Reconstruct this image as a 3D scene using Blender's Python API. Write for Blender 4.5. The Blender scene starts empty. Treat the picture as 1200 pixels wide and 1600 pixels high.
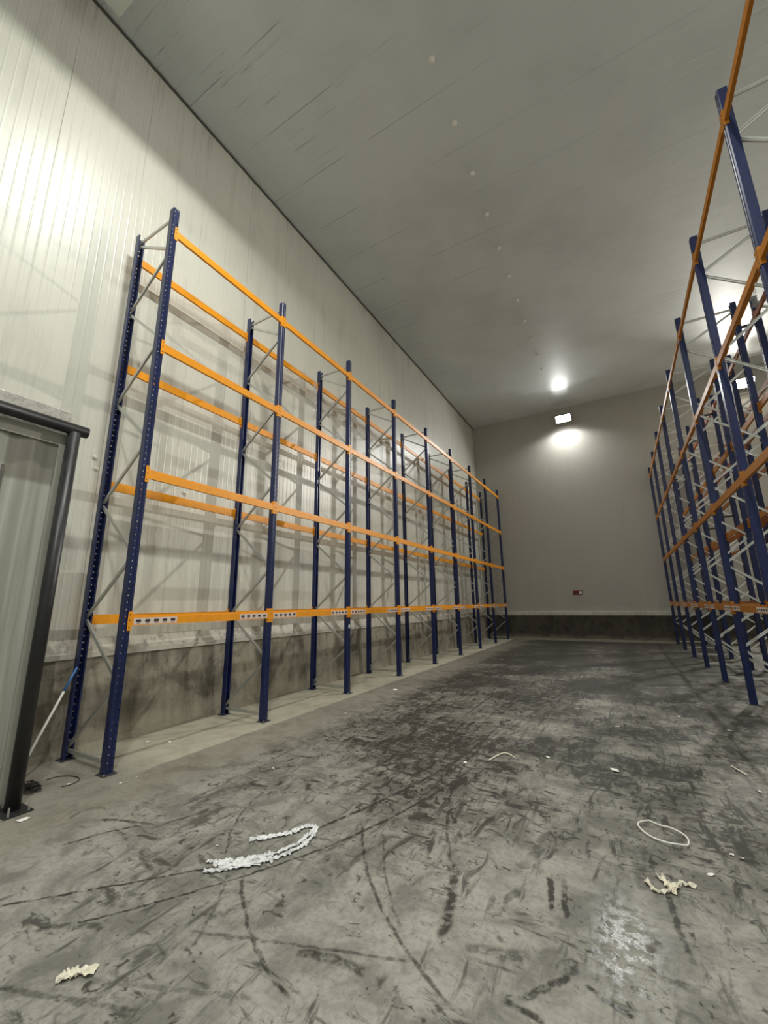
import bpy, bmesh, math, random
from mathutils import Vector, Matrix
random.seed(11)
C = bpy.context.scene.collection
PI = math.pi

# ------------------------------------------------------------------ dimensions
CAM_H = 2.179
BAY = 2.8
XL, YL, DEP = -6.30, 3.3885, 1.113      # left rack: aisle post line, first frame, frame depth
XR, YR = 2.106, 6.2707                  # right rack: aisle post line, first frame seen
X2 = 4.72                               # aisle post line of the rack standing back to back with it
HP = 9.32                               # upright height
LV = (1.995, 4.233, 6.485, 8.812)       # beam levels
XW, YB, HC = -7.75, 26.15, 14.09        # left wall, rear wall, ceiling
XE, YF = 12.6, -4.0
ORD = ['nearest', 'second', 'third', 'fourth', 'fifth', 'sixth', 'seventh', 'eighth', 'ninth', 'tenth']

# ------------------------------------------------------------------ mesh helpers
def obj(name, bm, m, parent=None, smooth=False):
    me = bpy.data.meshes.new(name)
    bmesh.ops.recalc_face_normals(bm, faces=bm.faces)
    bm.to_mesh(me); bm.free()
    for k in (m if isinstance(m, (list, tuple)) else [m]): me.materials.append(k)
    if smooth:
        for f in me.polygons: f.use_smooth = True
    o = bpy.data.objects.new(name, me); C.objects.link(o)
    if parent is not None: o.parent = parent
    return o

def tag(o, label, cat, group=None):
    o['label'] = label; o['category'] = cat
    if group: o['group'] = group
    return o

def thing(name, label, cat, loc=(0, 0, 0), rz=0, group=None):
    o = bpy.data.objects.new(name, None); C.objects.link(o)
    o.location = loc; o.rotation_euler = (0, 0, rz); o.empty_display_size = .1
    return tag(o, label, cat, group)

def struct(name, bm, m, parent=None):
    o = obj(name, bm, m, parent)
    o['kind'] = 'structure'
    return o

def box(bm, c, s, rot=None, mi=0, bevel=0):
    r = bmesh.ops.create_cube(bm, size=1)
    vs = r['verts']
    M = Matrix.Translation(c) @ (rot.to_4x4() if rot else Matrix.Identity(4)) @ Matrix.Diagonal((s[0], s[1], s[2], 1))
    bmesh.ops.transform(bm, matrix=M, verts=vs)
    fs = set(f for v in vs for f in v.link_faces)
    if mi:
        for f in fs: f.material_index = mi
    if bevel:
        es = list(set(e for v in vs for e in v.link_edges))
        bmesh.ops.bevel(bm, geom=es, offset=bevel, segments=2, affect='EDGES', profile=.5)

def rod(bm, a, b, r, n=12, r2=None):
    a, b = Vector(a), Vector(b); d = b - a
    q = d.to_track_quat('Z', 'Y').to_matrix().to_4x4()
    bmesh.ops.create_cone(bm, cap_ends=True, segments=n, radius1=r, radius2=r if r2 is None else r2, depth=d.length,
                          matrix=Matrix.Translation((a + b) / 2) @ q)

def bar(bm, a, b, w, h):
    a, b = Vector(a), Vector(b); d = b - a
    z = d.normalized(); y = Vector((0, 1, 0)); x = y.cross(z).normalized()
    R = Matrix((x, y, z)).transposed()
    box(bm, (a + b) / 2, (w, h, d.length), R)

def cbar(bm, a, b, w, h, t=.005):
    """open channel section from a to b, its web facing -y"""
    a, b = Vector(a), Vector(b); d = b - a
    z = d.normalized(); y = Vector((0, 1, 0)); x = y.cross(z).normalized()
    R = Matrix((x, y, z)).transposed(); m = (a + b) / 2
    box(bm, m - y * (h / 2 - t / 2), (w, t, d.length), R)
    for s in (-1, 1): box(bm, m + x * s * (w / 2 - t / 2), (t, h, d.length), R)

def extrude_poly(bm, pts, z0, z1, axis='z'):
    """closed outline swept along z (pts = x,y) or along y (pts = x,z)"""
    def P(p, t): return (p[0], p[1], t) if axis == 'z' else (p[0], t, p[1])
    a = [bm.verts.new(P(p, z0)) for p in pts]; b = [bm.verts.new(P(p, z1)) for p in pts]
    n = len(pts)
    for i in range(n): bm.faces.new((a[i], a[(i + 1) % n], b[(i + 1) % n], b[i]))
    bm.faces.new(a[::-1]); bm.faces.new(b)

def offset_line(pts, t):
    out = []
    for i, p in enumerate(pts):
        n = Vector((0, 0))
        for a, b in ((i - 1, i), (i, i + 1)):
            if a < 0 or b >= len(pts): continue
            d = (Vector(pts[b]) - Vector(pts[a])).normalized(); n += Vector((-d.y, d.x))
        n.normalize(); out.append((p[0] + n.x * t, p[1] + n.y * t))
    return out

def curve(name, pts, r, m, parent=None, cyclic=False, fill=3):
    cu = bpy.data.curves.new(name, 'CURVE'); cu.dimensions = '3D'; cu.bevel_depth = r; cu.bevel_resolution = fill; cu.resolution_u = 6
    sp = cu.splines.new('NURBS'); sp.points.add(len(pts) - 1); sp.order_u = 3; sp.use_endpoint_u = True; sp.use_cyclic_u = cyclic
    for q, p in zip(sp.points, pts): q.co = (*p, 1)
    t = bpy.data.objects.new('tmp', cu); C.objects.link(t)
    dg = bpy.context.evaluated_depsgraph_get()
    me = bpy.data.meshes.new_from_object(t.evaluated_get(dg)); me.name = name
    bpy.data.objects.remove(t); bpy.data.curves.remove(cu)
    for f in me.polygons: f.use_smooth = True
    me.materials.clear(); me.materials.append(m)
    o = bpy.data.objects.new(name, me); C.objects.link(o)
    if parent: o.parent = parent
    return o

def dup(root, loc, rz=0, label=None, group=None):
    r = root.copy(); C.objects.link(r); r.location = loc; r.rotation_euler = (0, 0, rz)
    if label: r['label'] = label
    if group: r['group'] = group
    for ch in list(root.children):
        c = ch.copy(); C.objects.link(c); c.parent = r
        for g in ch.children:
            d = g.copy(); C.objects.link(d); d.parent = c
    return r

# ------------------------------------------------------------------ node helper
class NT:
    def __init__(s, name):
        s.m = bpy.data.materials.new(name); s.m.use_nodes = True
        s.t = s.m.node_tree; s.t.nodes.clear()
        s.out = s.n('ShaderNodeOutputMaterial'); s.b = s.n('ShaderNodeBsdfPrincipled')
        s.l(s.b.outputs[0], s.out.inputs[0])
    def n(s, ty, **k):
        x = s.t.nodes.new(ty)
        for a, v in k.items(): setattr(x, a, v)
        return x
    def l(s, a, b): s.t.links.new(a, b)
    def put(s, v, sock):
        if hasattr(v, 'is_linked') or isinstance(v, bpy.types.NodeSocket): s.l(v, sock)
        else: sock.default_value = v
    def math(s, op, a, b=None, c=None, clamp=False):
        x = s.n('ShaderNodeMath', operation=op); x.use_clamp = clamp
        for i, v in enumerate((a, b, c)):
            if v is not None: s.put(v, x.inputs[i])
        return x.outputs[0]
    def smooth(s, v, lo, hi, a=0., b=1.):
        x = s.n('ShaderNodeMapRange', interpolation_type='SMOOTHSTEP')
        s.put(v, x.inputs[0])
        for i, q in zip((1, 2, 3, 4), (lo, hi, a, b)): x.inputs[i].default_value = q
        return x.outputs[0]
    def pos(s):
        g = s.n('ShaderNodeNewGeometry'); return g.outputs['Position']
    def objco(s):
        g = s.n('ShaderNodeTexCoord'); return g.outputs['Object']
    def sep(s, v):
        x = s.n('ShaderNodeSeparateXYZ'); s.l(v, x.inputs[0]); return x.outputs
    def scale(s, v, sc, rot=(0, 0, 0), loc=(0, 0, 0)):
        x = s.n('ShaderNodeMapping'); s.l(v, x.inputs[0]); x.inputs['Scale'].default_value = sc
        x.inputs['Rotation'].default_value = rot; x.inputs['Location'].default_value = loc
        return x.outputs[0]
    def noise(s, v, sc, det=4, rough=.55, dist=0.):
        x = s.n('ShaderNodeTexNoise'); s.l(v, x.inputs['Vector']); x.inputs['Scale'].default_value = sc
        x.inputs['Detail'].default_value = det; x.inputs['Roughness'].default_value = rough; x.inputs['Distortion'].default_value = dist
        return x.outputs[0]
    def mix(s, f, a, b):
        x = s.n('ShaderNodeMix', data_type='RGBA')
        s.put(f, x.inputs[0])
        for v, i in ((a, 6), (b, 7)):
            if isinstance(v, (tuple, list)): x.inputs[i].default_value = (*v[:3], 1)
            else: s.l(v, x.inputs[i])
        return x.outputs[2]
    def bump(s, h, st=.3, d=.01):
        x = s.n('ShaderNodeBump'); s.l(h, x.inputs['Height']); x.inputs['Strength'].default_value = st; x.inputs['Distance'].default_value = d
        s.l(x.outputs[0], s.b.inputs['Normal']); return x
    def set(s, **k):
        for a, v in k.items():
            a = a.replace('_', ' ')
            if isinstance(v, tuple): s.b.inputs[a].default_value = (*v, 1) if len(v) == 3 else v
            else: s.put(v, s.b.inputs[a])
        return s

def srgb(r, g, b):
    f = lambda c: (c / 255 / 12.92) if c / 255 <= .04045 else ((c / 255 + .055) / 1.055) ** 2.4
    return (f(r), f(g), f(b))

def worn(name, col, rough=.4, metal=0., amt=.25, dark=(.02, .02, .02), sc=9., bump=.0):
    t = NT(name); v = t.objco()
    n1 = t.noise(v, sc, 5, .65); n2 = t.noise(t.scale(v, (1, 1, .25)), sc * .35, 4, .6)
    f = t.math('MULTIPLY', t.smooth(t.math('ADD', t.math('MULTIPLY', n1, .5), t.math('MULTIPLY', n2, .5)), .45, .72), amt)
    t.l(t.mix(f, col, dark), t.b.inputs['Base Color'])
    t.set(Metallic=metal, Roughness=t.math('ADD', t.math('MULTIPLY', n1, .2), rough - .1))
    if bump: t.bump(n1, bump, .004)
    return t.m

def emit(name, col, st):
    t = NT(name); v = t.objco()
    n = t.noise(v, 6, 2)
    t.set(Base_Color=(.8, .8, .8)); t.b.inputs['Emission Color'].default_value = (*col, 1)
    t.put(t.math('ADD', t.math('MULTIPLY', n, st * .1), st * .95), t.b.inputs['Emission Strength'])
    return t.m
P_A, P_B, P_C, P_D, P_W, EXPO = 510., 380., 1700., 800., .40, 0.
MARKS=[(-3.97, 3.8, -3.71, 3.31, -3.34, 2.91, 0.03, 0.8),
(-3.03, 2.83, -2.53, 2.44, -1.93, 2.19, 0.04, 0.9),
(-3.14, 2.77, -2.86, 2.39, -2.73, 2.15, 0.035, 0.7),
(-4.35, 1.68, -3.82, 2.23, -3.32, 2.76, 0.035, 1.15),
(-2.95, 3.63, -2.59, 4.72, -2.24, 7.77, 0.06, 1.15),
(-3.68, 1.82, -3.15, 2.56, -2.62, 3.52, 0.03, 1.1),
(-2.62, 3.52, -2.3, 4.49, -2.07, 5.73, 0.05, 1.1),
(-2.56, 3.94, -1.89, 3.11, -1.12, 2.59, 0.035, 0.9),
(-2.28, 3.89, -1.99, 3.4, -1.62, 2.97, 0.03, 0.7),
(-2.17, 6.79, -2.03, 5.02, -1.55, 3.78, 0.05, 0.8),
(-1.52, 3.79, -1.41, 3.41, -1.32, 3.01, 0.1, 1.0),
(-2.85, 2.23, -2.11, 2.5, -1.41, 2.74, 0.035, 0.7),
(-3.46, 1.41, -3.01, 1.58, -2.59, 1.73, 0.05, 0.6),
(-2.09, 2.45, -1.87, 2.52, -1.64, 2.53, 0.09, 0.9),
(-0.79, 3.98, -0.75, 3.77, -0.72, 3.6, 0.055, 1.3),
(-0.69, 4.02, -0.66, 3.81, -0.62, 3.59, 0.055, 1.3),
(0.02, 4.19, 0.05, 3.86, 0.1, 3.57, 0.06, 0.9),
(-0.77, 2.82, -0.64, 2.94, -0.51, 3.06, 0.06, 1.0),
(-0.85, 2.76, -0.76, 2.76, -0.65, 2.74, 0.06, 1.0),
(-0.46, 3.08, -0.37, 3.04, -0.23, 3.0, 0.05, 1.0),
(-2.38, 4.65, -2.13, 6.82, -1.58, 11.56, 0.08, 0.6),
(-2.16, 4.86, -1.89, 7.47, -1.31, 13.64, 0.08, 0.5),
(-2.6, 3.91, -2.34, 5.71, -1.94, 10.98, 0.07, 0.5),
(-4.86, 2.31, -4.72, 2.63, -4.5, 2.92, 0.05, 1.1),
(-5.05, 2.73, -4.84, 2.82, -4.5, 2.92, 0.06, 1.0),
(-5.36, 2.57, -5.42, 2.78, -5.29, 2.88, 0.07, 0.7),
(-3.81, 1.72, -3.66, 1.85, -3.4, 1.95, 0.08, 0.8),
(-3.03, 1.84, -3.03, 1.98, -2.8, 1.99, 0.05, 0.6),
(-3.1, 1.68, -2.63, 1.87, -2.12, 2.08, 0.05, 0.5),
(-0.89, 4.7, -0.96, 4.42, -0.97, 4.19, 0.1, 0.6),
(-1.65, 5.41, -1.57, 5.26, -1.51, 5.12, 0.12, 0.8),
(-2.71, 6.68, -1.54, 8.48, -0.43, 9.53, 0.08, 0.4),
(0.02, 16.95, -0.27, 9.61, -0.51, 6.22, 0.2, 0.35),
(-0.12, 4.88, -0.15, 4.54, -0.14, 4.18, 0.15, 0.5),
(-1.15, 3.01, -0.92, 3.08, -0.81, 3.09, 0.1, 0.7),
(-0.95, 3.02, -0.89, 3.1, -0.8, 3.13, 0.1, 0.6),
(-0.57, 3.23, -0.55, 3.18, -0.54, 3.12, 0.14, 0.9),
(-2.6, 3.31, -2.47, 3.33, -2.32, 3.31, 0.2, 0.5),
(-0.35, 4.87, -0.24, 5.05, -0.12, 4.76, 0.18, 0.5),
(-4.36, 3.26, -4.47, 3.81, -4.27, 4.34, 0.15, 0.5),
(-5.53, 4.03, -5.14, 4.24, -4.84, 4.65, 0.2, 0.4)]

# ------------------------------------------------------------------ materials
def panel_mat(name, axis, col, rough, ribs=.35, dirt=1.):
    """sandwich panel: joints every 1.42 m along `axis`, fine ribs, stains running down"""
    t = NT(name); P = t.pos(); s = t.sep(P); u = s[axis]
    # panel joint
    j = t.math('ABSOLUTE', t.math('SUBTRACT', t.math('FRACT', t.math('DIVIDE', t.math('ADD', u, 100 * 1.415 + .1275), 1.415)), .5))
    brk = t.noise(t.scale(P, (1, 1, .35)), .8, 3)
    joint = t.math('MULTIPLY', t.math('SUBTRACT', 1., t.smooth(j, 0., .006)), t.smooth(brk, .42, .6))
    # stains
    st = t.noise(t.scale(P, (2.2, 2.2, .12)), 2.2, 6, .7)
    st2 = t.noise(t.scale(P, (7, 7, .2)), 2.2, 4, .7)
    big = t.noise(P, .45, 4, .6)
    d = t.math('ADD', t.math('MULTIPLY', t.smooth(st, .5, .75), .16), t.math('MULTIPLY', t.smooth(st2, .55, .8), .14))
    d = t.math('ADD', d, t.math('MULTIPLY', t.smooth(big, .4, .75), .10))
    low = t.smooth(s[2], 5.5, 1.2)
    d = t.math('ADD', d, t.math('MULTIPLY', t.math('MULTIPLY', low, t.smooth(st2, .42, .7)), .22))
    # stain strings hanging under the ceiling joint
    top = t.smooth(s[2], 13.0, 14.1)
    near = t.math('SUBTRACT', 1., t.smooth(j, .02, .3))
    d = t.math('ADD', d, t.math('MULTIPLY', t.math('MULTIPLY', top, near), t.math('MULTIPLY', t.smooth(st2, .45, .62), .3)))
    d = t.math('MINIMUM', t.math('ADD', t.math('MULTIPLY', d, dirt), t.math('MULTIPLY', joint, .55 * dirt)), .85)
    t.l(t.mix(d, col, srgb(92, 88, 74)), t.b.inputs['Base Color'])
    t.set(Roughness=t.math('ADD', t.math('MULTIPLY', st, .2), rough - .1))
    w = t.math('FRACT', t.math('DIVIDE', t.math('ADD', u, 50.), .1415))
    w = t.math('SUBTRACT', 1., t.smooth(t.math('ABSOLUTE', t.math('SUBTRACT', w, .5)), 0., .14))
    h = t.math('ADD', t.math('MULTIPLY', w, .9), t.math('MULTIPLY', t.noise(P, 3., 3), .8))
    t.bump(h, ribs, .006)
    return t.m

def ceiling_mat():
    t = NT('painted ceiling panel'); P = t.pos(); s = t.sep(P)
    j = t.math('ABSOLUTE', t.math('SUBTRACT', t.math('FRACT', t.math('DIVIDE', t.math('ADD', s[1], 100 * 1.415 - .6475), 1.415)), .5))
    brk = t.noise(t.scale(P, (.5, 3, 1)), 1.1, 3)
    lw = t.smooth(s[0], -1.5, -5.0, .35, 1.)
    joint = t.math('MULTIPLY', t.math('MULTIPLY', t.math('SUBTRACT', 1., t.smooth(j, 0., .012)), t.smooth(brk, .43, .58)), lw)
    st = t.noise(t.scale(P, (.35, 8, 1)), 1.6, 5, .7)
    big = t.noise(P, .35, 4, .6)
    near = t.math('MULTIPLY', t.smooth(s[0], -4.0, -7.0), t.smooth(s[1], 9., 5.))
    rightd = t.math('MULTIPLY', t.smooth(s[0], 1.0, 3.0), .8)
    d = t.math('MULTIPLY', t.math('MULTIPLY', t.smooth(st, .55, .7), t.smooth(big, .35, .6)), t.math('ADD', .12, t.math('MULTIPLY', near, .55)))
    d = t.math('ADD', d, t.math('MULTIPLY', t.smooth(big, .4, .7), .12))
    d = t.math('MINIMUM', t.math('ADD', d, t.math('MULTIPLY', joint, .6)), .8)
    c = t.mix(d, srgb(213, 218, 218), srgb(76, 76, 72))
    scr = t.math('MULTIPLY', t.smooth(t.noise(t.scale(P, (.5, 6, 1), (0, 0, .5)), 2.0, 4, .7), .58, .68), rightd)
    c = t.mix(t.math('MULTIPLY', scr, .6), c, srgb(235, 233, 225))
    t.l(c, t.b.inputs['Base Color'])
    t.set(Roughness=t.math('ADD', t.math('MULTIPLY', st, .12), .24))
    t.bump(t.math('ADD', t.noise(t.scale(P, (.4, 2.5, 1)), 1.5, 4), t.math('MULTIPLY', joint, -.6)), .12, .01)
    return t.m

def arc(t, P, a):
    x0, y0, x1, y1, x2, y2, w, st = a
    A, B, D = Vector((x0, y0)), Vector((x1, y1)), Vector((x2, y2))
    d = 2 * (A.x * (B.y - D.y) + B.x * (D.y - A.y) + D.x * (A.y - B.y))
    if abs(d) < 1e-3: d = 1e-3
    ux = (A.dot(A) * (B.y - D.y) + B.dot(B) * (D.y - A.y) + D.dot(D) * (A.y - B.y)) / d
    uy = (A.dot(A) * (D.x - B.x) + B.dot(B) * (A.x - D.x) + D.dot(D) * (B.x - A.x)) / d
    c = Vector((ux, uy)); r = (A - c).length
    m = (A + D) / 2; L = (D - A).length / 2
    def dist(q):
        x = t.n('ShaderNodeVectorMath', operation='DISTANCE'); t.l(P, x.inputs[0]); x.inputs[1].default_value = (q.x, q.y, 0)
        return x.outputs['Value']
    e = t.math('ABSOLUTE', t.math('SUBTRACT', dist(c), r))
    k = t.smooth(e, w * .16, w * .58, st, 0.)
    return t.math('MULTIPLY', k, t.smooth(dist(m), L * .9, L * 1.06 + .02, 1., 0.))

def floor_mat():
    t = NT('worn concrete floor'); P0 = t.pos(); s = t.sep(P0)
    wob = t.n('ShaderNodeTexNoise'); t.l(P0, wob.inputs['Vector']); wob.inputs['Scale'].default_value = 9; wob.inputs['Detail'].default_value = 3
    off = t.n('ShaderNodeVectorMath', operation='MULTIPLY_ADD'); t.l(wob.outputs['Color'], off.inputs[0])
    off.inputs[1].default_value = (.05, .05, 0); off.inputs[2].default_value = (-.025, -.025, 0)
    add = t.n('ShaderNodeVectorMath', operation='ADD'); t.l(P0, add.inputs[0]); t.l(off.outputs[0], add.inputs[1])
    P = add.outputs[0]
    fl = t.n('ShaderNodeVectorMath', operation='MULTIPLY'); t.l(P, fl.inputs[0]); fl.inputs[1].default_value = (1, 1, 0)
    P = fl.outputs[0]
    big = t.noise(P0, .55, 5, .6); mid = t.noise(P0, 2.6, 6, .65, .6); fine = t.noise(P0, 22, 4, .7)
    # smudges dragged by wheels and pallets
    aisle = t.math('MULTIPLY', t.smooth(s[0], -5.7, -4.4), t.smooth(s[0], 4.5, 2.6))
    far = t.smooth(s[1], 3.0, 6.5)
    dens = t.math('MULTIPLY', aisle, t.math('ADD', .62, t.math('MULTIPLY', far, .38)))
    patch = t.smooth(big, .36, .6)
    dens = t.math('MULTIPLY', dens, t.math('ADD', .45, t.math('MULTIPLY', patch, .6)))
    def layer(sc, rot, ns, det, dist, lo, hi, amt):
        n = t.noise(t.scale(P0, sc, rot), ns, det, .66, dist)
        n = t.math('ADD', n, t.math('MULTIPLY', dens, .145))
        return t.math('MULTIPLY', t.smooth(n, lo, hi), amt)
    ls = [layer((3.2, 1.1, 1), (0, 0, .45), 1.9, 7, .7, .615, .755, .78),
          layer((1.2, 3.4, 1), (0, 0, .62), 2.2, 6, .8, .625, .755, .8),
          layer((4.6, 1.0, 1), (0, 0, -.30), 1.6, 6, .5, .61, .75, .68),
          layer((6.0, 6.0, 1), (0, 0, .2), 1.5, 5, .9, .64, .765, .85),
          layer((1.5, 7.0, 1), (0, 0, -.75), 1.5, 5, .4, .65, .775, .7)]
    d = ls[0]
    for k in ls[1:]: d = t.math('MAXIMUM', d, k)
    haze = t.math('MULTIPLY', t.smooth(t.math('ADD', mid, t.math('MULTIPLY', dens, .14)), .48, .72), .34)
    d = t.math('MAXIMUM', d, haze)
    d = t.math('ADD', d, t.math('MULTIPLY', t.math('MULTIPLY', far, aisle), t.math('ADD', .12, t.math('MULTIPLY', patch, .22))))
    wheel = t.noise(t.scale(P0, (7, .32, 1), (0, 0, .06)), 1.2, 5, .65, .3)
    d = t.math('MAXIMUM', d, t.math('MULTIPLY', t.math('MULTIPLY', t.smooth(wheel, .53, .64), t.smooth(s[1], 4., 8.)), t.math('MULTIPLY', aisle, .72)))
    arcs = None
    for q in MARKS:
        k = arc(t, P, q); arcs = k if arcs is None else t.math('MAXIMUM', arcs, k)
    arcs = t.math('MULTIPLY', arcs, t.smooth(t.noise(P0, 11, 4, .7), .36, .56, .25, 1.))
    d = t.math('MAXIMUM', d, t.math('ADD', t.math('MULTIPLY', d, .5), t.math('MULTIPLY', arcs, .85)))
    d = t.math('ADD', d, t.math('MULTIPLY', t.smooth(s[1], 7., 19.), .5))  # floor colour evenly darker towards the far end
    d = t.math('MINIMUM', d, .92)
    base = t.mix(t.smooth(mid, .35, .65), srgb(162, 160, 150), srgb(144, 142, 133))
    base = t.mix(t.math('MULTIPLY', t.smooth(fine, .42, .7), .42), base, srgb(112, 109, 98))
    col = t.mix(d, base, srgb(47, 44, 39))
    # clean pale strip along the wall under the left rack
    strip = t.math('MULTIPLY', t.smooth(t.math('ADD', s[0], t.math('MULTIPLY', mid, .06)), -5.93, -5.97), t.smooth(s[1], 3.2, 4.3))
    pale = t.mix(t.math('MULTIPLY', t.smooth(mid, .4, .7), .5), srgb(176, 171, 152), srgb(146, 141, 124))
    col = t.mix(t.math('MULTIPLY', strip, .85), col, pale)
    brown = t.math('MULTIPLY', t.math('MULTIPLY', t.smooth(s[0], -4.4, -5.6), t.math('SUBTRACT', 1., strip)), .45)
    col = t.mix(brown, col, srgb(118, 111, 94))
    # wet patch
    w = t.n('ShaderNodeVectorMath', operation='DISTANCE')
    t.l(t.scale(P0, (1, .42, 0)), w.inputs[0]); w.inputs[1].default_value = (-.26, 3.5 * .42, 0)
    wn = t.noise(P0, 15, 5, .65)
    wet = t.math('MULTIPLY', t.smooth(w.outputs['Value'], .06, .44, 1., 0.), t.smooth(t.math('ADD', wn, t.math('MULTIPLY', mid, .5)), .66, .82))
    col = t.mix(t.math('MULTIPLY', wet, .25), col, srgb(80, 78, 70))
    t.l(col, t.b.inputs['Base Color'])
    r = t.math('ADD', .66, t.math('MULTIPLY', d, -.08))
    r = t.math('ADD', r, t.math('MULTIPLY', wet, -.42))
    t.set(Roughness=r, Specular_IOR_Level=t.math('ADD', .16, t.math('MULTIPLY', wet, .84)))
    hgt = t.math('ADD', t.math('MULTIPLY', mid, .5), t.math('ADD', t.math('MULTIPLY', t.noise(P0, 34, 3, .6), .5), t.math('MULTIPLY', wn, .9)))
    t.bump(hgt, .42, .012)
    return t.m

def concrete_mat(name, c1, c2):
    t = NT(name); P = t.pos(); s = t.sep(P)
    n1 = t.noise(P, 1.4, 6, .65, .5); n2 = t.noise(P, 7, 5, .7, .4); n3 = t.noise(t.scale(P, (3, 3, .5)), 1.5, 5, .7)
    f = t.math('ADD', t.math('MULTIPLY', t.smooth(n1, .42, .62), .7), t.math('MULTIPLY', t.smooth(n3, .45, .65), .45))
    c = t.mix(f, c1, c2)
    dust = t.math('MULTIPLY', t.smooth(t.math('ADD', s[2], t.math('MULTIPLY', n1, -.7)), .05, -.25), .5)
    c = t.mix(dust, c, srgb(150, 144, 126))
    cr = t.math('MULTIPLY', t.math('SUBTRACT', 1., t.smooth(t.math('ABSOLUTE', t.math('SUBTRACT', n2, .5)), 0., .015)), .25)
    c = t.mix(cr, c, srgb(62, 58, 50))
    t.l(c, t.b.inputs['Base Color']); t.set(Roughness=.8)
    t.bump(t.math('ADD', n1, t.math('MULTIPLY', n2, .5)), .5, .03)
    return t.m

def post_mat():
    """navy lacquer, two staggered columns of punched holes in the face"""
    t = NT('navy rack lacquer'); v = t.objco(); s = t.sep(v)
    n = t.noise(t.scale(v, (6, 6, .8)), 3., 5, .65); n2 = t.noise(v, 22, 4, .7)
    c = t.mix(t.smooth(n, .4, .7), srgb(24, 37, 84), srgb(16, 26, 62))
    c = t.mix(t.math('MULTIPLY', t.smooth(n2, .66, .74), .45), c, srgb(120, 122, 132))
    t.l(c, t.b.inputs['Base Color'])
    t.set(Roughness=t.math('ADD', .26, t.math('MULTIPLY', n2, .18)))
    hole = None
    for y, ph in ((-.031, 0.), (.031, .05)):
        z = t.math('MULTIPLY', t.math('SUBTRACT', t.math('FRACT', t.math('DIVIDE', t.math('ADD', s[2], ph), .1)), .5), .1)
        dy = t.math('SUBTRACT', s[1], y)
        r = t.math('SQRT', t.math('ADD', t.math('MULTIPLY', z, z), t.math('MULTIPLY', dy, dy)))
        k = t.math('LESS_THAN', r, .0105); hole = k if hole is None else t.math('MAXIMUM', hole, k)
    hole = t.math('MULTIPLY', hole, t.math('GREATER_THAN', s[0], .05))
    tr = t.n('ShaderNodeBsdfTransparent'); mx = t.n('ShaderNodeMixShader')
    t.l(hole, mx.inputs[0]); t.l(t.b.outputs[0], mx.inputs[1]); t.l(tr.outputs[0], mx.inputs[2]); t.l(mx.outputs[0], t.out.inputs[0])
    return t.m

def film_mat(name, col, alpha, rough=.2):
    t = NT(name); v = t.objco(); n = t.noise(v, 14, 5, .7, .8)
    t.l(t.mix(t.smooth(n, .4, .7), col, tuple(c * .6 for c in col)), t.b.inputs['Base Color'])
    t.set(Roughness=rough, Alpha=t.math('ADD', alpha - .15, t.math('MULTIPLY', n, .3)))
    t.bump(n, .8, .01)
    return t.m

def curtain_mat():
    t = NT('smoky curtain sheet'); P = t.pos(); s = t.sep(P)
    n = t.noise(t.scale(P, (1, 3.2, .12)), 1.6, 4, .6)
    c = t.mix(t.smooth(n, .35, .65), srgb(186, 186, 174), srgb(150, 150, 139))
    up = t.math('MULTIPLY', t.math('MULTIPLY', t.smooth(s[2], 3.70, 3.77), t.smooth(s[2], 4.33, 4.30)), t.smooth(s[1], 1.70, 1.76))  # dark reflected view painted into the sheet's upper end
    c = t.mix(t.math('MULTIPLY', up, .6), c, srgb(100, 95, 84))
    t.l(c, t.b.inputs['Base Color']); t.set(Roughness=.3)
    t.bump(n, .3, .02)
    return t.m

M = {}
M['wall'] = panel_mat('white wall panel', 1, srgb(214, 213, 200), .36, .5)
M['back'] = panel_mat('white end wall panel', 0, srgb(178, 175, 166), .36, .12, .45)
M['ceil'] = ceiling_mat()
M['curb'] = concrete_mat('cast concrete curb', srgb(150, 144, 128), srgb(92, 86, 74))
M['curb_shaded'] = concrete_mat('shaded concrete curb', srgb(78, 73, 65), srgb(54, 49, 42))  # end wall curb, its deep shade painted into the concrete colour
M['flash'] = worn('white metal flashing', srgb(206, 204, 192), .4, 0, .55, srgb(80, 76, 66), 5, .3)
M['ledge'] = worn('dirty ledge', srgb(190, 186, 172), .5, 0, .9, srgb(78, 74, 64), 12, .8)
M['post'] = post_mat()
M['orange'] = worn('orange beam lacquer', srgb(243, 158, 16), .46, 0, .3, srgb(150, 84, 10), 7)
M['zinc'] = worn('galvanised brace', (.55, .56, .53), .4, .7, .25, (.3, .3, .28), 14)
M['zinc_lit'] = worn('lit galvanised brace', (.80, .81, .77), .4, .25, .2, (.5, .5, .47), 14)  # lit look of the right rack braces painted into the colour
M['orange_shaded'] = worn('shaded orange beam lacquer', srgb(180, 115, 36), .5, 0, .35, srgb(104, 60, 24), 7)  # shade on the right rack's orange beams painted in as colour
M['orange_deep_shaded'] = worn('deep shaded orange beam lacquer', srgb(150, 92, 52), .5, 0, .35, srgb(90, 50, 30), 7)  # far right rack's orange beams, painted darker to stand for shade
M['foot'] = worn('dark foot plate', srgb(64, 62, 66), .55, .3, .5, srgb(110, 100, 88), 20)
M['bolt'] = worn('bolt steel', (.6, .6, .58), .35, .8, .2)
M['label'] = worn('label paper', srgb(226, 208, 196), .6, 0, .12, srgb(160, 120, 100), 20)
M['ink'] = worn('label ink', srgb(52, 40, 44), .6, 0, .2, srgb(120, 60, 60), 30)
M['black'] = worn('black pipe paint', srgb(38, 37, 38), .42, 0, .3, srgb(84, 82, 80), 9, .2)
M['curtain'] = curtain_mat()
M['hem'] = worn('curtain hem', srgb(168, 167, 154), .4, 0, .4, srgb(120, 118, 108), 4)
M['acryl'] = film_mat('clear box cover', srgb(205, 202, 192), .8, .15)
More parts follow.
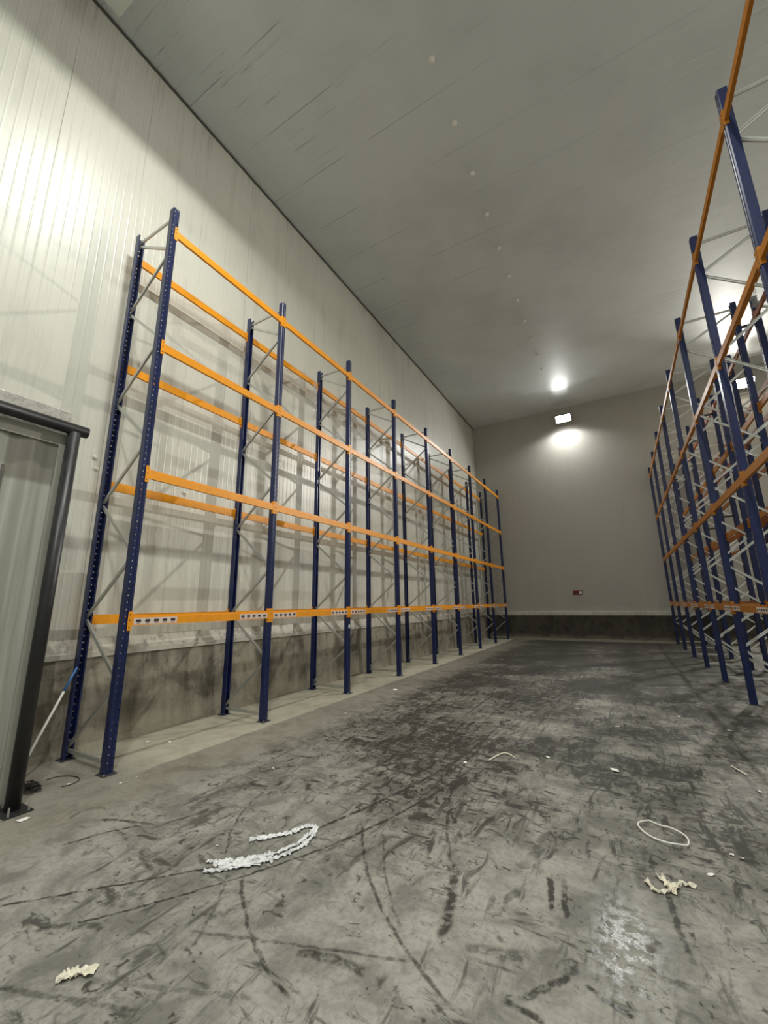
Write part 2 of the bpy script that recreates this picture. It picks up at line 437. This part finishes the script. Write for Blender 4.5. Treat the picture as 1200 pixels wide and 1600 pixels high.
M['white'] = worn('white plastic', srgb(226, 226, 218), .4, 0, .15, srgb(140, 138, 130), 12)
M['paper'] = worn('scrap paper', srgb(246, 243, 234), .7, 0, .2, srgb(160, 150, 136), 25)
M['cream'] = worn('crumpled cream film', srgb(240, 234, 214), .35, 0, .15, srgb(130, 120, 104), 14, .5)
M['film'] = film_mat('stretch film', srgb(246, 247, 246), .98, .2)
M['haze'] = film_mat('torn haze film', srgb(200, 200, 194), .5, .18)
M['blue'] = worn('blue grip', srgb(62, 110, 170), .4, 0, .15)
M['cable'] = worn('black cable', srgb(36, 34, 32), .5, 0, .3, srgb(90, 86, 80))
M['red'] = worn('red sign', srgb(120, 26, 24), .5, 0, .3, srgb(60, 16, 16), 30)
M['housing'] = worn('lamp housing', srgb(150, 150, 148), .45, .4, .3, srgb(70, 70, 68))
M['unit'] = worn('cooler casing', srgb(196, 200, 190), .4, .1, .2, srgb(140, 140, 130), 4)
M['seal'] = worn('corner seal', srgb(92, 90, 82), .7, 0, .4, srgb(50, 48, 42), 6)
M['lampA'] = emit('cool diffuser', (1, 1, .96), 9)
M['lampB'] = emit('white diffuser', (1, 1, 1), 34)
M['lampC'] = emit('warm diffuser', (1, .95, .84), 80)
M['floor'] = floor_mat()

for k in ('orange_shaded', 'orange_deep_shaded'):
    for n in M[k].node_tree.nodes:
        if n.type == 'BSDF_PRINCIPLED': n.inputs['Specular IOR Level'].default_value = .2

# ------------------------------------------------------------------ room shell
def slab(name, x0, x1, y0, y1, z0, z1, m):
    bm = bmesh.new(); box(bm, ((x0 + x1) / 2, (y0 + y1) / 2, (z0 + z1) / 2), (x1 - x0, y1 - y0, z1 - z0)); return struct(name, bm, m)
slab('floor', XW - .3, XE + .3, YF, YB + .3, -.2, 0, M['floor'])
slab('ceiling', XW - .3, XE + .3, YF, YB + .3, HC, HC + .2, M['ceil'])
slab('wall_left', XW - .3, XW, YF, YB + .3, -.1, HC, M['wall'])
slab('wall_back', XW, XE, YB, YB + .3, -.1, HC, M['back'])
slab('wall_right', XE, XE + .3, YF, YB + .3, -.1, HC, M['wall'])
bm = bmesh.new()   # concrete upstand, left
extrude_poly(bm, [(XW - .01, -.05), (XW + .20, -.05), (XW + .155, .10), (XW + .10, 1.40), (XW - .01, 1.42)], YF, YB, 'y'); struct('baseboard_left', bm, M['curb'])
bm = bmesh.new()
pr = [(YB + .01, -.05), (YB - .26, -.05), (YB - .16, .12), (YB - .10, 1.385), (YB + .01, 1.39)]
a = [bm.verts.new((XW + .1, p[0], p[1])) for p in pr]; b = [bm.verts.new((XE, p[0], p[1])) for p in pr]
for i in range(5): bm.faces.new((a[i], a[(i + 1) % 5], b[(i + 1) % 5], b[i]))
bm.faces.new(a); bm.faces.new(b); struct('baseboard_back', bm, M['curb_shaded'])
bm = bmesh.new()   # sloping dirty ledge between flashing and panel, and the white lip
extrude_poly(bm, [(XW - .01, 1.42), (XW + .105, 1.475), (XW + .012, 1.70), (XW - .01, 1.70)], YF, YB - .01, 'y'); struct('trim_1', bm, M['ledge'])
bm = bmesh.new()
extrude_poly(bm, [(XW + .08, 1.405), (XW + .125, 1.395), (XW + .13, 1.475), (XW + .09, 1.485)], YF, YB - .1, 'y'); struct('trim_2', bm, M['flash'])
bm = bmesh.new()
box(bm, ((XW + XE) / 2 + .05, YB - .065, 1.49), (XE - XW - .1, .125, .20), bevel=.01); struct('trim_3', bm, M['flash'])
bm = bmesh.new()
box(bm, (XW + .02, (YF + YB) / 2, HC - .02), (.05, YB - YF, .045)); struct('trim_4', bm, M['seal'])

# ------------------------------------------------------------------ upright frames
prof = [(-.06, -.036), (-.06, -.06), (.045, -.06), (.06, -.046), (.06, -.016), (.05, -.008), (.05, .008), (.06, .016), (.06, .046), (.045, .06), (-.06, .06), (-.06, .036)]
loop = prof + offset_line(prof, .005)[::-1]
def post_bm():
    bm = bmesh.new(); extrude_poly(bm, loop, .012, HP); return bm
NODES = [(0, 9.12), (1, 8.45), (0, 7.58), (1, 6.64), (0, 5.72), (1, 4.80), (0, 3.87), (1, 2.95), (0, 2.02), (1, 1.13), (0, .16)]
def make_frame(label, zinc):
    t = thing('upright_frame', label, 'rack frame')
    pf = obj('post', post_bm(), M['post'], t)
    pb = pf.copy(); C.objects.link(pb); pb.parent = t; pb.location = (-DEP, 0, 0); pb.rotation_euler = (0, 0, PI)
    for x, s in ((0, 1), (-DEP, -1)):
        bm = bmesh.new(); box(bm, (x + .01 * s, 0, .006), (.20, .19, .012), bevel=.003)
        f = obj('foot_plate', bm, M['foot'], t)
        for dy in (-.075, .075):
            bm = bmesh.new(); rod(bm, (x + .085 * s, dy, .012), (x + .085 * s, dy, .034), .011, 6)
            obj('anchor_bolt', bm, M['bolt'], f)
    X = (-DEP + .02, -.02)
    for (s0, z0), (s1, z1) in zip(NODES, NODES[1:]):
        bm = bmesh.new()
        d = .045
        cbar(bm, (X[s0], 0, z0 - .03), (X[s1], 0, z1 + .03), .048, .032); obj('diagonal_brace', bm, zinc, t)
    for z in (9.16, .13):
        bm = bmesh.new(); cbar(bm, (X[0], 0, z), (X[1], 0, z), .048, .032); obj('horizontal_brace', bm, zinc, t)
    return t
def frame_label(i, rack): return 'navy upright frame with zigzag braces, %s %s' % (ORD[i], rack)
f0 = make_frame(frame_label(0, 'to the camera in left wall rack'), M['zinc']); f0.location = (XL, YL, 0); f0['group'] = 'upright frames of the left rack'
left_frames = [f0]
for i in range(1, 9):
    left_frames.append(dup(f0, (XL, YL + BAY * i, 0), 0, frame_label(i, 'from the near end of left wall rack'), 'upright frames of the left rack'))
f1 = make_frame(frame_label(0, 'along the aisle side right rack'), M['zinc_lit']); f1.location = (XR, YR - BAY, 0); f1.rotation_euler = (0, 0, PI); f1['group'] = 'upright frames of the right rack'
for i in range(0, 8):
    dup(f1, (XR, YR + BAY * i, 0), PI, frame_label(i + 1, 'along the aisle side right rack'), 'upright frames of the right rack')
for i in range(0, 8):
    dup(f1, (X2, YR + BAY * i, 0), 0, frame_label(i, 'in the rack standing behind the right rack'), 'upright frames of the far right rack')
bm = bmesh.new(); box(bm, (.0615, -.005, 1.62), (.002, .07, .085)); s = obj('sticker', bm, M['white'], left_frames[2]); s['label'] = 'small white square sticker'

# ------------------------------------------------------------------ beams
BPROF = [(.012, -.075), (.060, -.075), (.060, .045), (.046, .047), (.046, .075), (.012, .075)]
def make_beam(m):
    bm = bmesh.new(); extrude_poly(bm, BPROF, .066, BAY - .066, 'y')
    o = obj('load_beam', bm, m); tag(o, '-', 'beam'); o['kind'] = 'thing'
    for y, s in ((.0, 1), (BAY, -1)):
        bm = bmesh.new()
        box(bm, (.0635, y + s * .033, -.01), (.005, .062, .27), bevel=.0015)
        box(bm, (.036, y + s * .0635, -.01), (.058, .005, .27), bevel=.0015)
        c = obj('beam_connector', bm, m, o)
        bm = bmesh.new()
        for z in (-.10, .0, .08): rod(bm, (.066, y + s * .03, z), (.0685, y + s * .03, z), .010, 8)
        obj('hook_slot', bm, M['foot'], c)
    return o
def add_labels(o):
    for y0, s in ((.09, 1), (BAY - .09, -1)):
        bm = bmesh.new(); L = .68
        box(bm, (.0605, y0 + s * L / 2, -.016), (.002, L, .095))
        for k in range(5):
            box(bm, (.0617, y0 + s * (.07 + k * .135), -.012), (.0012, .075, .040), mi=1)
            box(bm, (.0617, y0 + s * (.07 + k * .135), -.047), (.0012, .05, .008), mi=1)
        l = obj('label_strip', bm, [M['label'], M['ink']], o); l['label'] = 'pale label strip with five dark code blocks'
kinds = {}
for k in ('orange', 'orange_shaded', 'orange_deep_shaded'):
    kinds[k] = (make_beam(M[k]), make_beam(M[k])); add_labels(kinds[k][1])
used = {}
def place_beam(src, loc, rz, label, group):
    if src.name not in used:
        used[src.name] = 1; src.location = loc; src.rotation_euler = (0, 0, rz); src['label'] = label; src['group'] = group; return src
    return dup(src, loc, rz, label, group)
LN = ['lowest', 'second level', 'third level', 'top']
def rack(x, rz, y0, nb, name, col):
    beam, lbeam = kinds[col]
    for i in range(nb):
        for l, z in enumerate(LV):
            for side in (0, 1):     # 0 aisle side, 1 back side
                if rz == 0: fr = (x, y0 + BAY * i, z); bk = (x - DEP, y0 + BAY * (i + 1), z); rr = (0, PI)
                else: fr = (x, y0 + BAY * (i + 1), z); bk = (x + DEP, y0 + BAY * i, z); rr = (PI, 0)
                if l == 0 and side == 0: src = lbeam
                else: src = beam
                lb = 'orange %s %s beam of %s, %s bay from near end' % (LN[l], 'front' if side == 0 else 'back', name, ORD[i].replace('nearest', 'first'))
                place_beam(src, (fr, bk)[side], rr[side], lb, 'beams of the ' + name)
rack(XL, 0, YL, 8, 'left rack', 'orange')
rack(XR, PI, YR - BAY, 8, 'right rack', 'orange_shaded')
rack(X2, 0, YR, 7, 'far right rack', 'orange_deep_shaded')
# spacers tying the two right racks together
sp = None
n = 0
for i in range(1, 6):
    for z, zn in ((4.9, 'low'), (8.62, 'high')):
        xa, xb = XR + DEP + .062, X2 - DEP - .062
        lb = 'dark %s spacer between the back posts of the two right racks, %s pair' % (zn, ORD[i])
        if sp is None:
            bm = bmesh.new(); w = xb - xa
            box(bm, (w / 2, 0, 0), (w, .04, .06)); box(bm, (.004, 0, 0), (.008, .08, .14), bevel=.002); box(bm, (w - .004, 0, 0), (.008, .08, .14), bevel=.002)
            sp = obj('row_spacer', bm, M['foot']); tag(sp, lb, 'spacer', 'row spacers'); sp.location = (xa, YR + BAY * i, z)
        else: dup(sp, (xa, YR + BAY * i, z), 0, lb, 'row spacers')

# ------------------------------------------------------------------ lamps
def area(name, parent, loc, rot, sx, sy, power, col, spread=PI):
    L = bpy.data.lights.new(name, 'AREA'); L.shape = 'RECTANGLE'; L.size = sx; L.size_y = sy; L.energy = power; L.color = col; L.spread = spread
    o = bpy.data.objects.new(name, L); C.objects.link(o); o.location = loc; o.rotation_euler = rot; o.parent = parent
    return o
def flood(label, loc, tilt, mat, power, col, spread, group=None, w=.9, h=.55):
    """wall flood light: local -z is the beam direction before tilting about x"""
    t = thing('flood_light', label, 'lamp', loc, 0, group)
    R = Matrix.Rotation(tilt, 3, 'X')
    bm = bmesh.new(); box(bm, R @ Vector((0, 0, .06)), (w, h, .12), R, bevel=.015)
    for k in range(7): box(bm, R @ Vector((-w * .42 + k * w * .14, 0, .16)), (.02, h * .85, .09), R)
    hs = obj('lamp_housing', bm, M['housing'], t)  # finned housing behind the diffuser
    bm = bmesh.new(); box(bm, R @ Vector((0, 0, -.004)), (w - .08, h - .08, .006), R); obj('diffuser', bm, mat, t)
    bm = bmesh.new(); hub = R @ Vector((0, 0, .06)); yw = YB - loc[1]
    for sx in (-1, 1): bar(bm, (sx * (w / 2 + .012), hub.y, hub.z), (sx * (w / 2 + .012), yw - .02, hub.z + .10), .03, .03)
    box(bm, (0, yw - .012, hub.z + .10), (w + .1, .016, .07)); obj('bracket', bm, M['housing'], t)
    area('beam', t, R @ Vector((0, 0, -.012)), (tilt, 0, 0), w - .1, h - .1, power, col, math.radians(spread))
    return t
TB = -math.radians(54)
flood('white flood light high on the end wall, centred between the racks', (-1.87, YB - .52, 13.16), -math.radians(36), M['lampB'], P_B, (.98, 1, .98), 158)
flood('dazzling flood light high on the end wall, seen through the right racks', (6.72, YB - .44, 13.0), TB, M['lampC'], P_C, (1, .97, .90), 120)
t = thing('ceiling_lamp', 'long shaded lamp hanging from the ceiling above the left aisle', 'lamp', (-3.0, 3.12, 13.3))
bm = bmesh.new(); box(bm, (0, 0, .05), (1.0, 1.1, .06)); 
box(bm, (-.5, 0, -.06), (.012, 1.1, .18)); box(bm, (.5, 0, -.21), (.012, 1.1, .48))  # right skirt deepened to block lamp light from the upper right rack
for sx in (-1, 1): box(bm, (0, sx * .55, -.06), (1.0, .012, .18))
obj('lamp_housing', bm, M['housing'], t)
bm = bmesh.new(); box(bm, (0, 0, .012), (.18, .9, .016)); obj('diffuser', bm, M['lampA'], t)
bm = bmesh.new()
for sy in (-.4, .4): rod(bm, (0, sy, .08), (0, sy, HC - 13.3), .012, 8)
obj('hanger', bm, M['bolt'], t)
area('beam', t, (0, 0, 0), (0, 0, 0), .16, .85, P_A, (.99, 1, .95))

t2 = dup(t, (1.2, -2.4, 13.3), 0, 'long shaded lamp hanging from the ceiling behind the camera')
for o in t2.children:
    if o.type == 'LIGHT': o.data = o.data.copy(); o.data.energy = P_D

# ------------------------------------------------------------------ ceiling cooler
t = thing('cooling_unit', 'pale cooling unit hanging under the ceiling beside the left wall', 'cooling unit', (-5.9, 1.05, 13.15))
bm = bmesh.new(); box(bm, (0, 0, .35), (2.2, 2.5, .62), bevel=.03); obj('casing', bm, M['unit'], t)
bm = bmesh.new(); box(bm, (0, 0, .02), (2.16, 2.46, .05), bevel=.015); obj('drip_tray', bm, M['unit'], t)
for k in (-.6, .6):
    bm = bmesh.new()
    for r in (.14, .28, .42): bmesh.ops.create_circle(bm, segments=24, radius=r, cap_ends=False, matrix=Matrix.Translation((1.11, k, .36)) @ Matrix.Rotation(PI / 2, 4, 'Y'))
    es = list(bm.edges); bm2 = bmesh.new()
    for e in es: rod(bm2, e.verts[0].co, e.verts[1].co, .008, 5)
    bm.free()
    for a in range(4):
        v = Vector((0, math.cos(a * PI / 4), math.sin(a * PI / 4))) * .43; rod(bm2, Vector((1.11, k, .36)) - v, Vector((1.11, k, .36)) + v, .008, 5)
    obj('fan_grille', bm2, M['bolt'], t)
bm = bmesh.new()
for sx in (-1, 1):
    for sy in (-1, 1): rod(bm, (sx * .9, sy * 1.0, .6), (sx * .9, sy * 1.0, HC - 13.15), .015, 8)
obj('hanger', bm, M['bolt'], t)

# ceiling bolts
cb = None
for k in range(11):
    y = 6.36 + 1.441 * k
    lb = 'small white ceiling bolt, %s in the row from the near end' % (ORD + ['eleventh'])[k].replace('nearest', 'first')
    if cb is None:
        bm = bmesh.new(); rod(bm, (0, 0, 0), (0, 0, -.02), .062, 16); rod(bm, (0, 0, -.02), (0, 0, -.07), .05, 12, .03)
        cb = obj('ceiling_bolt', bm, M['paper']); tag(cb, lb, 'bolt', 'ceiling bolts'); cb.location = (-2.245, y, HC)
    else: dup(cb, (-2.245, y, HC), 0, lb, 'ceiling bolts')
# wall caps
wc = None
for (y, z), lb in zip(((3.31, 4.76), (3.36, 4.56), (5.05, 4.52)), ('round white wall button beside the black pipe frame, upper of two', 'round white wall button beside the black pipe frame, lower of two', 'round white wall button inside the first bay of left rack')):
    if wc is None:
        bm = bmesh.new(); rod(bm, (0, 0, 0), (.02, 0, 0), .035, 16); rod(bm, (.02, 0, 0), (.04, 0, 0), .03, 16, .016)
        wc = obj('wall_button', bm, M['white'], smooth=False); tag(wc, lb, 'button', 'wall buttons'); wc.location = (XW, y, z)
    else: dup(wc, (XW, y, z), 0, lb, 'wall buttons')
# sign on the end wall
t = thing('wall_sign', 'small dark red sign low on the end wall', 'sign', (-2.23, YB, 2.65))
bm = bmesh.new(); box(bm, (0, -.012, 0), (.52, .02, .25), bevel=.004); obj('plate', bm, M['red'], t)
bm = bmesh.new(); box(bm, (.14, -.0235, 0), (.15, .003, .16)); o = obj('pictogram', bm, M['white'], t); o['label'] = 'white square pictogram'
bm = bmesh.new()
for dx in (-.2, -.13, -.06): box(bm, (dx, -.0235, .0), (.03, .003, .15))
box(bm, (.24, -.0235, 0), (.03, .003, .23)); box(bm, (.055, -.0235, 0), (.012, .003, .23))
obj('printing', bm, M['ink'], t)

# ------------------------------------------------------------------ door guard at the left
GX, GY, GZ, GR = -6.14, 2.34, 4.53, .074
t = thing('door_guard', 'black pipe goal post frame standing at the left edge', 'guard frame', (GX, GY, 0))
bm = bmesh.new(); rod(bm, (0, 0, .012), (0, 0, GZ - .05), GR, 28); obj('post', bm, M['black'], t, True)
bm = bmesh.new(); rod(bm, (0, -3.2, .012), (0, -3.2, GZ - .05), GR, 28); obj('post', bm, M['black'], t, True)
bm = bmesh.new(); rod(bm, (.0, -3.45, GZ), (.0, .15, GZ), GR + .002, 28); o = obj('crossbar', bm, M['black'], t)
for f in o.data.polygons: f.use_smooth = len(f.vertices) == 4
for yy in (0, -3.2):
    bm = bmesh.new(); box(bm, (0.03, yy, .007), (.34, .26, .014), bevel=.003)
    f = obj('foot_plate', bm, M['black'], t)
    for dx, dy in ((.15, -.09), (.15, .09), (-.09, -.09), (-.09, .09)):
        bm = bmesh.new(); rod(bm, (dx + .02, yy + dy, .014), (dx + .02, yy + dy, .10), .010, 8)
        obj('anchor_bolt', bm, M['bolt'], f)
t = thing('sheet_curtain', 'grey smoky sheet curtain hanging behind the black pipe frame', 'curtain', (GX - .12, GY, 0))
bm = bmesh.new()
N = 40; W = 3.1
vs = []
for k in range(N + 1):
    y = -W + W * k / N; dx = .012 * math.sin(k * 1.3) + .008 * math.sin(k * .55)
    vs.append([bm.verts.new((dx, y, z)) for z in (.03, 1.5, 3.0, 4.5)])
for k in range(N):
    for q in range(3): bm.faces.new((vs[k][q], vs[k + 1][q], vs[k + 1][q + 1], vs[k][q + 1]))
obj('sheet', bm, M['curtain'], t, True)
bm = bmesh.new(); box(bm, (.026, -W / 2, 4.37), (.012, W, .16), bevel=.004); obj('top_hem', bm, M['hem'], t)
bm = bmesh.new(); box(bm, (.030, -.065, 2.20), (.010, .10, 4.34), bevel=.003); obj('side_hem', bm, M['hem'], t)
bm = bmesh.new(); box(bm, (.026, -.62, 1.95), (.012, .03, 3.85), bevel=.004); o = obj('weld_seam', bm, M['seal'], t); o['label'] = 'dark vertical seam'
bm = bmesh.new(); box(bm, (-.22, -W / 2 - .05, 4.66), (.42, W + .1, .30), bevel=.012); o = obj('header_box', bm, M['acryl'], t); o['label'] = 'clear plastic cover box along the top'

# leaning stick
t = thing('cleaning_stick', 'thin white stick with blue tip leaning on the first back post', 'stick')
a, b = Vector((-6.87, 2.57, .016)), Vector((-7.33, 3.32, 1.30)); m_ = a.lerp(b, .765)
bm = bmesh.new(); rod(bm, a, m_, .017, 12); obj('shaft', bm, M['white'], t, True)
bm = bmesh.new(); rod(bm, m_, b, .019, 12, .015); obj('grip', bm, M['blue'], t, True)

# cables at the foot of the guard
pts = [(-6.72, 2.58, .02)]
for k in range(34):
    a = k * 1.9; pts.append((-6.55 + .16 * math.cos(a) + random.uniform(-.04, .04), 2.66 + .09 * math.sin(a * 1.1) + random.uniform(-.03, .03), .015 + random.uniform(0, .09)))
o = curve('cable_tangle', pts, .006, M['cable']); tag(o, 'tangled thin black cable lying behind the pipe frame foot', 'cable')
o = curve('cable_loop', [(-6.36, 2.90, .008), (-6.30, 3.02, .012), (-6.42, 3.14, .010), (-6.62, 3.14, .008), (-6.80, 3.02, .010), (-6.78, 2.90, .008)], .005, M['cable'])
tag(o, 'thin dark cable loop on the floor between pipe frame and rack', 'cable')

# ------------------------------------------------------------------ litter
def ribbon(bm, pts, w, wob=.0, zb=.004, lift=.02, seg=5, tw=0.):
    """crumpled strip following pts"""
    P = [Vector((*p, 0)) for p in pts]; fine = []
    for i in range(len(P) - 1):
        for k in range(seg): fine.append(P[i].lerp(P[i + 1], k / seg))
    fine.append(P[-1]); rows = []
    for i, q in enumerate(fine):
        d = (fine[min(i + 1, len(fine) - 1)] - fine[max(i - 1, 0)]).normalized(); n = Vector((-d.y, d.x, 0))
        ww = w * (1 + random.uniform(-wob, wob)); row = []
        for k in range(6):
            u = k / 5 - .5
            row.append(bm.verts.new(q + n * (u * ww + random.uniform(-.1, .1) * ww * (wob > 0)) + Vector((0, 0, zb + random.uniform(0, lift)))))
        rows.append(row)
    for i in range(len(rows) - 1):
        for k in range(5): bm.faces.new((rows[i][k], rows[i + 1][k], rows[i + 1][k + 1], rows[i][k + 1]))
bm = bmesh.new()
ribbon(bm, [(-3.36, 3.20), (-3.25, 3.30), (-3.14, 3.42), (-3.06, 3.56)], .075, .35, lift=.018, seg=10)
ribbon(bm, [(-3.10, 3.50), (-3.02, 3.66), (-2.94, 3.67), (-2.88, 3.52)], .06, .3, lift=.02, seg=10)
for dx, w_ in ((-.030, .04), (.028, .045)):
    ribbon(bm, [(-2.89 + dx, 3.55), (-2.87 + dx, 3.36), (-2.93 + dx * 1.3, 3.17), (-3.02 + dx * 1.4, 3.03), (-3.14 + dx, 2.89 - dx), (-3.30 + dx, 2.74 - dx)], w_, .4, lift=.022, seg=10)
ribbon(bm, [(-2.97, 3.10), (-3.05, 3.00), (-3.16, 2.90), (-3.29, 2.80)], .13, .5, lift=.02, seg=9)
ribbon(bm, [(-3.16, 2.82), (-3.26, 2.72), (-3.34, 2.68)], .04, .5, lift=.02, seg=8)
ribbon(bm, [(-3.24, 2.90), (-3.33, 2.82), (-3.42, 2.78)], .04, .5, lift=.02, seg=8)
o = obj('stretch_film', bm, M['film']); tag(o, 'long twisted hook of shiny stretch film lying on the floor', 'plastic film')
st = [(-.05, 5.37), (-.13, 5.26), (-.16, 5.12), (-.07, 5.04), (.06, 4.94), (.18, 4.92), (.24, 5.02), (.25, 5.15), (.13, 5.22), (.03, 5.30)]
o = curve('packing_strap', [(x, y, .012 + .02 * (i % 3)) for i, (x, y) in enumerate(st)], .0075, M['paper'], cyclic=True)
tag(o, 'thin white packing strap lying as a loop on the right floor', 'strap')
bm = bmesh.new()
ribbon(bm, [(-.12, 4.30), (-.06, 4.18), (.02, 4.22), (.10, 4.33)], .032, .3, lift=.03)
ribbon(bm, [(-.02, 4.42), (.03, 4.30), (.07, 4.22)], .045, .3, lift=.035)
ribbon(bm, [(.04, 4.28), (.12, 4.38), (.22, 4.40)], .03, .3, lift=.03)
o = obj('film_scrap', bm, M['cream']); tag(o, 'crumpled cream film scrap beside the wet patch', 'scrap')
bm = bmesh.new()
ribbon(bm, [(-3.21, 1.58), (-3.17, 1.66), (-3.08, 1.74)], .06, .5, lift=.03); ribbon(bm, [(-3.22, 1.66), (-3.14, 1.66)], .05, .5, lift=.03)
o = obj('paper_scrap', bm, M['cream']); tag(o, 'torn pale paper scrap on the near left floor', 'scrap')
def string(pts, lb):
    o = curve('paper_string', [(x, y, .010 + .012 * (i % 2)) for i, (x, y) in enumerate(pts)], .009, M['cream']); tag(o, lb, 'string')
string([(-1.92, 6.20), (-1.86, 6.42), (-1.80, 6.62), (-1.72, 6.56), (-1.62, 6.48)], 'curled cream paper string in the middle of the aisle')
string([(.97, 7.50), (1.01, 7.34), (1.08, 7.21)], 'short cream string on the right floor by the beam shadow')
FL = [((-5.81, 3.32), .05, 'white paper flake at the foot of the first aisle post'), ((-5.82, 3.52), .03, 'tiny white flake just past the first left aisle post'),
      ((-6.36, 2.98), .05, 'white flake between pipe frame and first rack post'), ((-7.09, 4.41), .07, 'pale flake on the strip under the first left bay, by the curb'),
      ((-6.77, 4.58), .07, 'pale flake on the strip under the first left bay, by the shadow line'),
      ((-4.43, 4.58), .04, 'tiny white flake on dark floor beside the left rack'), ((-3.55, 2.99), .03, 'tiny white flake left of the stretch film'),
      ((-2.19, 5.99), .09, 'white paper flake left of the curled string'), ((-1.21, 6.73), .09, 'white paper flake right of the curled string'),
      ((-.37, 6.65), .14, 'large white paper flake in mid aisle'), ((-.37, 8.82), .09, 'white flake beyond the large flake in mid aisle'),
      ((.63, 10.06), .09, 'far white flake before the right rack feet'), ((1.28, 9.41), .09, 'white flake near the right rack foot'),
      ((.54, 5.05), .05, 'tiny white flake right of the strap loop'), ((.61, 5.03), .04, 'tiny white flake at right edge past strap loop'),
      ((.34, 4.64), .06, 'white flake between strap loop and right edge'), ((-5.40, 9.87), .18, 'pale torn flake on the far floor by the left rack'),
      ((-5.78, 2.31), .12, 'white paper scrap against the pipe frame foot'), ((1.09, 6.72), .05, 'pale flake at the right edge of the floor'),
      ((-4.35, 16.61), .14, 'far white flake near the end wall'), ((-5.21, 7.38), .05, 'tiny flake on floor by the second left bay')]
for (x, y), sz, lb in FL:
    bm = bmesh.new(); n = 7; c = bm.verts.new((0, 0, .010)); ring = []
    for k in range(n):
        a = 2 * PI * k / n; r = sz * random.uniform(.35, .6); ring.append(bm.verts.new((r * math.cos(a), r * math.sin(a) * .7, .003 + random.uniform(0, .012))))
    for k in range(n): bm.faces.new((c, ring[k], ring[(k + 1) % n]))
    o = obj('paper_flake', bm, M['paper']); o.location = (x, y, 0); o.rotation_euler = (0, 0, random.uniform(0, 3)); tag(o, lb, 'paper flake', 'paper flakes on the floor')
# torn film hanging on the racks
def hanging(name, lb, x, y, z0, z1, w, dirx, mat):
    bm = bmesh.new(); rows = []; n = 14
    for i in range(n + 1):
        z = z0 + (z1 - z0) * i / n; ww = w * (.45 + .55 * random.random()); row = []
        for k in range(4):
            u = k / 3 - .5
            row.append(bm.verts.new((x + (u * ww if dirx else random.uniform(-.02, .02)), y + (random.uniform(-.02, .02) if dirx else u * ww), z)))
        rows.append(row)
    for i in range(n):
        for k in range(3): bm.faces.new((rows[i][k], rows[i][k + 1], rows[i + 1][k + 1], rows[i + 1][k]))
    o = obj(name, bm, mat); tag(o, lb, 'plastic film', 'film hanging on the racks')
hanging('hanging_film', 'torn clear film hanging from the top back beam before the third left frame', -7.34, 8.72, 7.55, 8.85, .22, False, M['haze'])
hanging('hanging_film', 'pale film wrapped round a post top in the far right rack', 3.60, YR + 2 * BAY - .10, 8.98, 9.5, .18, True, M['haze'])
hanging('hanging_film', 'long white film strip hanging on the far end of right rack', 2.40, YR + 5 * BAY - .09, 4.4, 6.4, .22, True, M['haze'])

# ------------------------------------------------------------------ world, camera, view
w = bpy.data.worlds.new('world'); bpy.context.scene.world = w; w.use_nodes = True
w.node_tree.nodes['Background'].inputs[0].default_value = (.95, 1., .97, 1); w.node_tree.nodes['Background'].inputs[1].default_value = P_W
cam = bpy.data.cameras.new('camera'); co = bpy.data.objects.new('camera', cam); C.objects.link(co)
yaw, pit, rol, F = .5209, .2225, -.0142, 633.57
f = Vector((-math.sin(yaw) * math.cos(pit), math.cos(yaw) * math.cos(pit), math.sin(pit)))
r = Vector((math.cos(yaw), math.sin(yaw), 0)); u = r.cross(f)
r2 = r * math.cos(rol) + u * math.sin(rol); u2 = u * math.cos(rol) - r * math.sin(rol)
Mx = Matrix((r2, u2, -f)).transposed().to_4x4(); Mx.translation = (0, 0, CAM_H); co.matrix_world = Mx
cam.sensor_fit = 'VERTICAL'; cam.sensor_height = 24; cam.lens = 24 * F / 1600; cam.clip_end = 200; cam.clip_start = .05
sc = bpy.context.scene; sc.camera = co
sc.view_settings.view_transform = 'Standard'; sc.view_settings.look = 'None'; sc.view_settings.exposure = EXPO; sc.view_settings.gamma = 1
